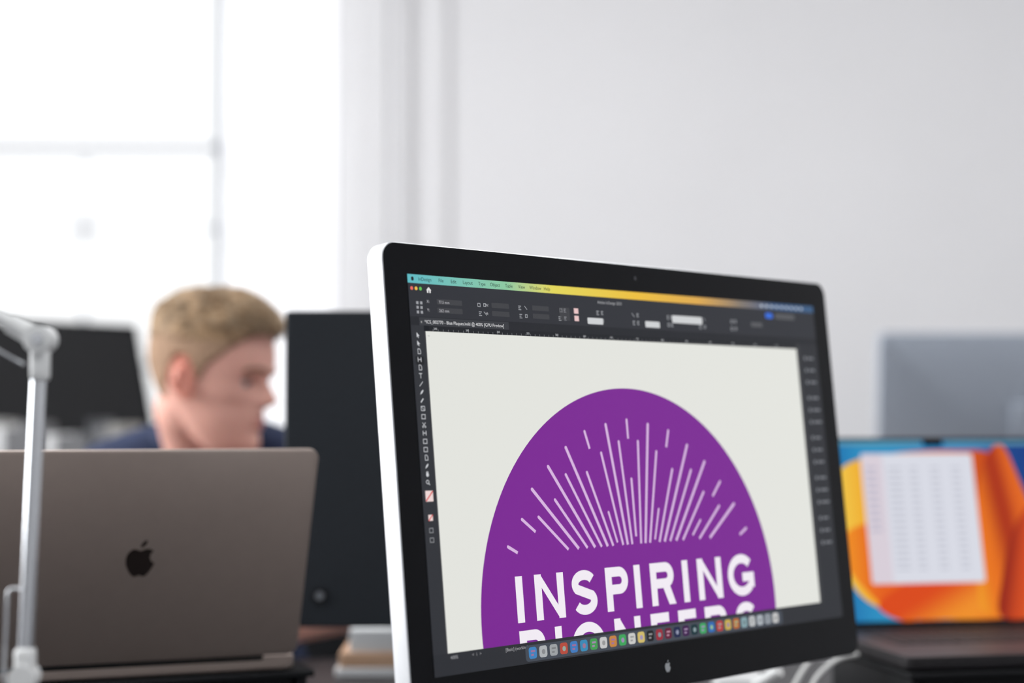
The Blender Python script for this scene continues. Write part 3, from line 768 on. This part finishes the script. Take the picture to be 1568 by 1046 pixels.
HM = Matrix.Translation((-.449, 2.575, CZ+.055)) @ Matrix.Rotation(math.radians(-14), 4, 'Z') @ Matrix.Rotation(math.radians(7), 4, 'Y')
head = empty('head', HM, man)
LV = [(.1185, .000, -.030, .010), (.116, .020, -.048, .028), (.110, .040, -.064, .043), (.100, .058, -.079, .055), (.085, .073, -.092, .065), (.065, .083, -.101, .072), (.045, .088, -.104, .0745),
      (.022, .088, -.103, .074), (.000, .081, -.097, .071), (-.020, .079, -.088, .067), (-.040, .080, -.074, .0625), (-.055, .081, -.060, .059), (-.070, .079, -.044, .055),
      (-.085, .078, -.028, .048), (-.098, .076, -.010, .039), (-.108, .067, .008, .027), (-.114, .052, .022, .012)]
def lev0(z):
    L = LV
    if z >= L[0][0]: return L[0][1:]
    for i in range(len(L)-1):
        if L[i+1][0] <= z <= L[i][0]:
            t = (L[i][0]-z)/(L[i][0]-L[i+1][0])
            return tuple(L[i][k]+(L[i+1][k]-L[i][k])*t for k in (1, 2, 3))
    return L[-1][1:]
_lc = {}
def lev(z):
    key = round(z, 5)
    if key in _lc: return _lc[key]
    sg = .0075*max(.12, min(1, (.1185-z)/.03, (z+.114)/.03))
    acc = [0, 0, 0]; ws = 0
    for j in range(-6, 7):
        wt = math.exp(-(j/3)**2); ws += wt
        q = lev0(z+j*sg/3)
        for k in range(3): acc[k] += q[k]*wt
    _lc[key] = tuple(a/ws for a in acc)
    return _lc[key]
def G(v, s): return math.exp(-(v/s)**2)
def sstep(a, b, v):
    t = max(0, min(1, (v-a)/(b-a))); return t*t*(3-2*t)
def skull(th, z, feats=True):
    f, b, w = lev(z)
    tz = max(0, -.005-z)
    xc = -.012+.48*tz*tz/(tz+.03)
    c, s = math.cos(th), math.sin(th)
    e = 2.15
    k = (abs(c)**e+abs(s)**e)**(-1/e)
    x = xc+((f-xc) if c > 0 else (xc-b))*c*k
    y = w*s*k
    if c > 0:
        y *= 1-.10*c*(1-sstep(-.05, .05, z))
    if feats and c > 0:
        ay = abs(y); d = 0
        if -.036 < z < .014:
            if z > -.021: t = (.014-z)/.035; a = .027*t**1.15
            else: t = (z+.036)/.015; a = .027*max(0, t)**.55
            d += a*G(y, .0068+.0035*max(0, min(1, (.014-z)/.035)))
        d += .0085*G(ay-.0125, .0055)*G(z+.0255, .0060)
        d -= .0115*G(ay-.031, .0150)*G(z-.000, .0105)
        d += .0045*G(ay-.026, .020)*G(z-.0200, .0065)
        d -= .003*G(y, .010)*G(z-.010, .008)
        d += .0042*G(y, .020)*G(z+.0495, .0042)+.0050*G(y, .017)*G(z+.0605, .0045)
        d -= .0045*G(y, .021)*G(z+.0552, .0017)
        d -= .0055*G(y, .020)*G(z+.0715, .0065)
        d += .0055*G(y, .017)*G(z+.0930, .0110)
        x += d*c**.5
        o = .0040*G(ay-.046, .017)*G(z+.016, .018)-.0025*G(ay-.045, .016)*G(z+.052, .020)
        o *= sstep(0, .35, c)
        y += math.copysign(o, s); x += o*.6
    return Vector((x, y, z))
def loft_head(fn, nz=150, nt=176, z0=-.114, z1=.1185):
    V = []; F = []
    for i in range(nz):
        u = i/(nz-1); z = z0+(z1-z0)*(.5-.5*math.cos(math.pi*(.06+.88*u))/math.cos(math.pi*.06))
        for k in range(nt): V.append(fn(2*math.pi*k/nt, z))
    for i in range(nz-1):
        for k in range(nt): F.append((i*nt+k, i*nt+(k+1) % nt, (i+1)*nt+(k+1) % nt, (i+1)*nt+k))
    V.append(sum((V[k] for k in range(nt)), Vector())/nt+Vector((0, 0, -.002))); V.append(sum((V[(nz-1)*nt+k] for k in range(nt)), Vector())/nt+Vector((0, 0, .0015)))
    a, b = len(V)-2, len(V)-1
    for k in range(nt): F.append((a, (k+1) % nt, k)); F.append((b, (nz-1)*nt+k, (nz-1)*nt+(k+1) % nt))
    return V, F
V_, F_ = loft_head(skull)
bm = bmesh.new(); vs = [bm.verts.new(v) for v in V_]
for f in F_: bm.faces.new([vs[i] for i in f])
Hi = HM.inverted()
caps(bm, Hi @ Vector((BX-.004, 2.69, CZ-.085)), (-.040, 0, -.052), .060, .050, 4)
ell(bm, (.010, 0, -.082), (.043, .032, .022), Matrix.Rotation(math.radians(28), 4, 'Y'))
for s in (-1, 1):
    E0 = Vector((-.017, s*.070, -.004)); tilt = math.radians(-10)
    def ep(a, b, o):
        return E0+Vector((a*math.cos(tilt)+b*math.sin(tilt), s*o, b*math.cos(tilt)-a*math.sin(tilt)))
    hel = [(.013, .002, .004), (.015, .014, .006), (.011, .025, .009), (.001, .030, .013), (-.010, .026, .016), (-.016, .014, .018), (-.016, .001, .018), (-.012, -.012, .015), (-.005, -.022, .011), (.003, -.029, .008), (.009, -.026, .006), (.011, -.016, .004)]
    for i in range(len(hel)-1):
        caps(bm, ep(*hel[i]), ep(*hel[i+1]), .0034, .0034, 2)
    for q in ((.002, -.024, .007), (-.002, -.018, .008)): ell(bm, ep(*q), (.0075, .0045, .008))
    anti = [(.003, .018, .009), (-.006, .010, .012), (-.008, -.002, .012), (-.003, -.013, .010)]
    for i in range(3): caps(bm, ep(*anti[i]), ep(*anti[i+1]), .0032, .0032, 2)
    ell(bm, ep(-.001, .001, .003), (.015, .006, .027), Matrix.Rotation(tilt, 4, 'Y'))
    ell(bm, ep(.012, -.005, .005), (.004, .004, .006))
hs = remesh('head_skin', bm, .0023, M_skin, head, 8)
hs.data.materials.append(M_ear); hs.data.materials.append(M_lip)
for p in hs.data.polygons:
    c = p.center
    if abs(c.y) > .0715 and -.05 < c.x < .008 and c.z < .035: p.material_index = 1
    elif c.x > .06 and abs(c.y) < .0205 and abs(c.z+.0550) < .0088*(1-(abs(c.y)/.0210)**2): p.material_index = 2
def hairs(name, items, m, w_=.0007):
    sv = []; sf = []
    for p0, p1, p2, nn in items:
        d = (p1-p0)
        u = d.cross(nn)
        if u.length < 1e-9: continue
        u.normalize(); b0 = len(sv)
        for pp, ww in ((p0, w_), (p1, w_*.8)): sv += [pp+u*ww, pp-u*ww, pp+nn*ww*1.4]
        sv.append(p2)
        for j in range(3): sf.append((b0+j, b0+(j+1) % 3, b0+3+(j+1) % 3, b0+3+j)); sf.append((b0+3+j, b0+3+(j+1) % 3, b0+6))
    return mobj(name, sv, sf, m, head)
for s in (-1, 1):
    ec = Vector((.0550, s*.0305, .0005)); R = .0122
    bm = bmesh.new(); bmesh.ops.create_uvsphere(bm, u_segments=32, v_segments=24, radius=R, matrix=Matrix.Translation(ec)); bm_to('eye_%d' % s, bm, M_eye, head, smooth=True)
    gz = Vector((.96, -.20, -.12)).normalized()
    bm = bmesh.new(); ell(bm, ec+gz*(R-.0016), (.0024, .0060, .0060), gz.to_track_quat('X', 'Z').to_matrix().to_4x4()); bm_to('iris_%d' % s, bm, M_iris, head, smooth=True)
    for nm, co, no, mm_ in (('upper', .0026, Vector((.25, 0, 1)), M_ear), ('lower', -.0042, Vector((.1, 0, -1)), M_skin)):
        bm = bmesh.new(); bmesh.ops.create_uvsphere(bm, u_segments=40, v_segments=28, radius=R+.0011, matrix=Matrix.Translation(ec))
        bmesh.ops.bisect_plane(bm, geom=bm.verts[:]+bm.edges[:]+bm.faces[:], plane_co=ec+Vector((R, 0, co)), plane_no=-no, clear_outer=True)
        bm_to('eyelid_%s_%d' % (nm, s), bm, mm_, head, smooth=True)
    rs = random.Random(4); it = []
    for k in range(90):
        a = math.radians(rs.uniform(-65, 65))
        p = ec+Vector(((R+.0010)*math.cos(a), (R+.0010)*math.sin(a), .0028+.25*(R+.001)*(1-math.cos(a))))
        dd = Vector((math.cos(a), math.sin(a), .25))
        it.append((p, p+dd*.003, p+dd*.006+Vector((0, 0, .001)), Vector((0, 0, 1))))
    hairs('eyelashes_%d' % s, it, M_hairD, .0006)
    it = []
    for k in range(280):
        t = rs.random(); y = s*(.012+.036*t); z = .0195+.007*math.sin(t*2.4)-.004*t+rs.uniform(-.0028, .0028)
        th = math.atan2(y, .07)
        for _ in range(4): q = skull(th, z); th += (y-q.y)*10
        p = skull(th, z)
        d = Vector((-.25, s*.8, .35-.7*t)).normalized(); nn = Vector((.9, s*.3, 0))
        it.append((p-nn*.0004, p+d*.003+nn*.0008, p+d*.007+nn*.0004, nn))
    hairs('eyebrow_%d' % s, it, M_brow, .0006)
HL = [(0, .078), (22, .076), (38, .070), (52, .056), (63, .038), (74, .022), (80, -.004), (87, -.004), (92, .030), (104, .032), (112, .004), (125, -.030), (150, -.052), (180, -.058)]
def hairline(deg):
    deg = abs(deg)
    for (a, za), (b, zb) in zip(HL, HL[1:]):
        if a <= deg <= b: return za+(zb-za)*(deg-a)/(b-a)
    return HL[-1][1]
def hair_t(th, z):
    deg = math.degrees((th+math.pi) % (2*math.pi)-math.pi)
    m = sstep(-.004, .006, z-hairline(deg))
    top = sstep(.048, .088, z)
    side = .0045*sstep(-.06, .05, z)+.0012
    front = .5+.5*math.cos(math.radians(deg))
    t = side+top*(.011+.006*front)
    return m*t-(1-m)*.005, m, top
def norm_at(th, z):
    e = .02; a = skull(th+e, z, False)-skull(th-e, z, False); b = skull(th, min(.118, z+.002), False)-skull(th, z-.002, False)
    n = a.cross(b)
    if n.length < 1e-12: return Vector((0, 0, 1))
    return n.normalized()
def hair_fn(th, z):
    p = skull(th, z, False); t, m, top = hair_t(th, z)
    n = norm_at(th, z)
    q = Vector((p.x*22, p.y*55, p.z*30))
    nz = mnoise.noise(q)*.5+mnoise.noise(q*2.3)*.35
    cl = mnoise.noise(Vector((p.x*30, p.y*90, 3.1)))
    t += m*top*(nz*.006+cl*.0035)+m*(1-top)*mnoise.noise(p*400)*.0006
    r = p+n*t
    r.x += m*top*.003*max(0, math.cos(th))
    return r
# only the part of the shell above the hairline is kept
V_, F_ = loft_head(hair_fn, 150, 200, -.075, .1185)
NT = 200
def keep(f):
    for i in f:
        k = i % NT; row = i//NT; u = row/149
        z = -.075+(.1185+.075)*(.5-.5*math.cos(math.pi*(.06+.88*u))/math.cos(math.pi*.06))
        if hair_t(2*math.pi*k/NT, z)[1] > .02: return True
    return False
F2 = [f for f in F_ if (max(f) >= 150*NT and (len(V_)-1) in f) or (max(f) < 150*NT and keep(f))]
ho = mobj('hair', V_, F2, M_hair, head, smooth=True); ho.data.materials.append(M_hairs)
for p in ho.data.polygons:
    if p.center.z < .060+.012*mnoise.noise(p.center*120): p.material_index = 1
def strands(name, n, m, seed, L0, L1, zlo, up):
    rs = random.Random(seed); it = []
    for _ in range(n):
        th = rs.uniform(-math.pi, math.pi); z = .118-(.118-zlo)*rs.random()**1.3
        t, mk, top = hair_t(th, z)
        if mk < .5: continue
        p = hair_fn(th, z); nn = norm_at(th, z)
        fw = Vector((1, rs.uniform(-.35, .35)+.5*mnoise.noise(p*60), 0))
        d = (fw-nn*fw.dot(nn))
        if d.length < .05: d = Vector((0, 0, -1))
        d = (d.normalized()+nn*rs.uniform(.02, up)).normalized()
        if top < .3: d = (Vector((-.2, 0, -1))+nn*.25).normalized()
        L = rs.uniform(L0, L1)*(.25+.75*top)
        p0 = p-nn*.002
        it.append((p0, p0+d*L*.55, p0+d*L-nn*L*.22, nn))
    hairs(name, it, m)
strands('hair_strands', 5000, M_hair, 1, .012, .026, .02, .5)
strands('hair_strands_light', 3500, M_hairL, 2, .010, .023, .03, .55)
strands('hair_strands_dark', 3000, M_hairD, 3, .010, .022, .02, .4)

# chair
ch = empty('office_chair')
box('seat', (BX, 2.80, .413), (.48, .46, .06), M_fabric, ch, .028)
box('backrest', (BX, 3.02, .80), (.42, .05, .40), M_fabric, ch, .022, R=Matrix.Rotation(math.radians(-5), 4, 'X'))
box('back_bar', (BX, 3.045, .53), (.06, .02, .26), M_blk2, ch, .005)
box('back_bracket', (BX, 2.98, .395), (.06, .15, .02), M_blk2, ch, .005)
sweep('gas_column', [(BX, 2.80, .10), (BX, 2.80, .385)], .028, M_blk2, ch, n=20)
for k in range(5):
    a = math.radians(72*k+20); d = Vector((math.cos(a), math.sin(a), 0))
    c = Vector((BX, 2.80, 0))
    sweep('spoke_%d' % k, [c+Vector((0, 0, .115)), c+d*.27+Vector((0, 0, .075))], [.026, .016], M_blk2, ch, n=12)
    pp = d.cross(Vector((0, 0, 1)))
    sweep('castor_%d' % k, [c+d*.27+pp*.02+Vector((0, 0, .03)), c+d*.27-pp*.02+Vector((0, 0, .03))], .03, M_blk2, ch, n=20)

# ------------------------------------------------------------------ light
def area(name, loc, rot, sx, sy, power, col=(1, 1, 1)):
    l = bpy.data.lights.new(name, 'AREA'); l.shape = 'RECTANGLE'; l.size = sx; l.size_y = sy; l.energy = power; l.color = col
    o = bpy.data.objects.new(name, l); COL.objects.link(o); o.location = loc; o.rotation_euler = rot
    return o
# added area light, out of view on the left, brightening the window_1 reveal
dirv = Vector((-1.0, 5.7, 1.6))-Vector((-5.0, 7.6, 2.6))
area('daylight_fill_back', (-5.0, 7.6, 2.6), dirv.to_track_quat('-Z', 'Y').to_euler(), 3.6, 3.6, 600, (.975, .985, 1))
area('fill_left_window', (-3.75, 2.25, 1.9), (0, math.radians(-90), 0), 2.1, 2.4, 190, (.97, .985, 1))  # fill light added outside the unseen left window, for wall and face
M_lightp = bpy.data.materials.new('fill_light_panel'); M_lightp.use_nodes = True
bb = M_lightp.node_tree.nodes['Principled BSDF']; bb.inputs['Emission Color'].default_value = (1, 1, 1, 1); bb.inputs['Emission Strength'].default_value = 2
for i, (x, y) in enumerate(((-1.2, .2), (1.3, .2), (-1.2, 3.2), (1.3, 3.2))):
    c = empty('added_ceiling_fill')  # unseen ceiling fixtures added for overall fill
    box('housing', (x, y, H-.03), (1.22, .62, .06), M_white, c, .005)
    mobj('diffuser', [(x-.58, y-.28, H-.061), (x+.58, y-.28, H-.061), (x+.58, y+.28, H-.061), (x-.58, y+.28, H-.061)], [(0, 3, 2, 1)], M_lightp, c)
    a = area('lamp', (x, y, H-.07), (0, 0, 0), 1.15, .55, 21.5, (.99, .995, 1)); a.parent = c
w = bpy.data.worlds.new('overcast_sky'); scene.world = w; w.use_nodes = True
bg = w.node_tree.nodes['Background']; bg.inputs[0].default_value = (.98, .99, 1, 1); bg.inputs[1].default_value = 1.25

# ------------------------------------------------------------------ camera
cd = bpy.data.cameras.new('camera'); cam = bpy.data.objects.new('camera', cd); COL.objects.link(cam); scene.camera = cam
cam.location = (0, 0, CZ); cam.rotation_euler = (math.radians(90)+pit, 0, 0)
cd.sensor_width = 36; cd.lens = 36*2600/1568; cd.clip_start = .05
cd.dof.use_dof = True; cd.dof.focus_distance = 1.50; cd.dof.aperture_fstop = 2.1
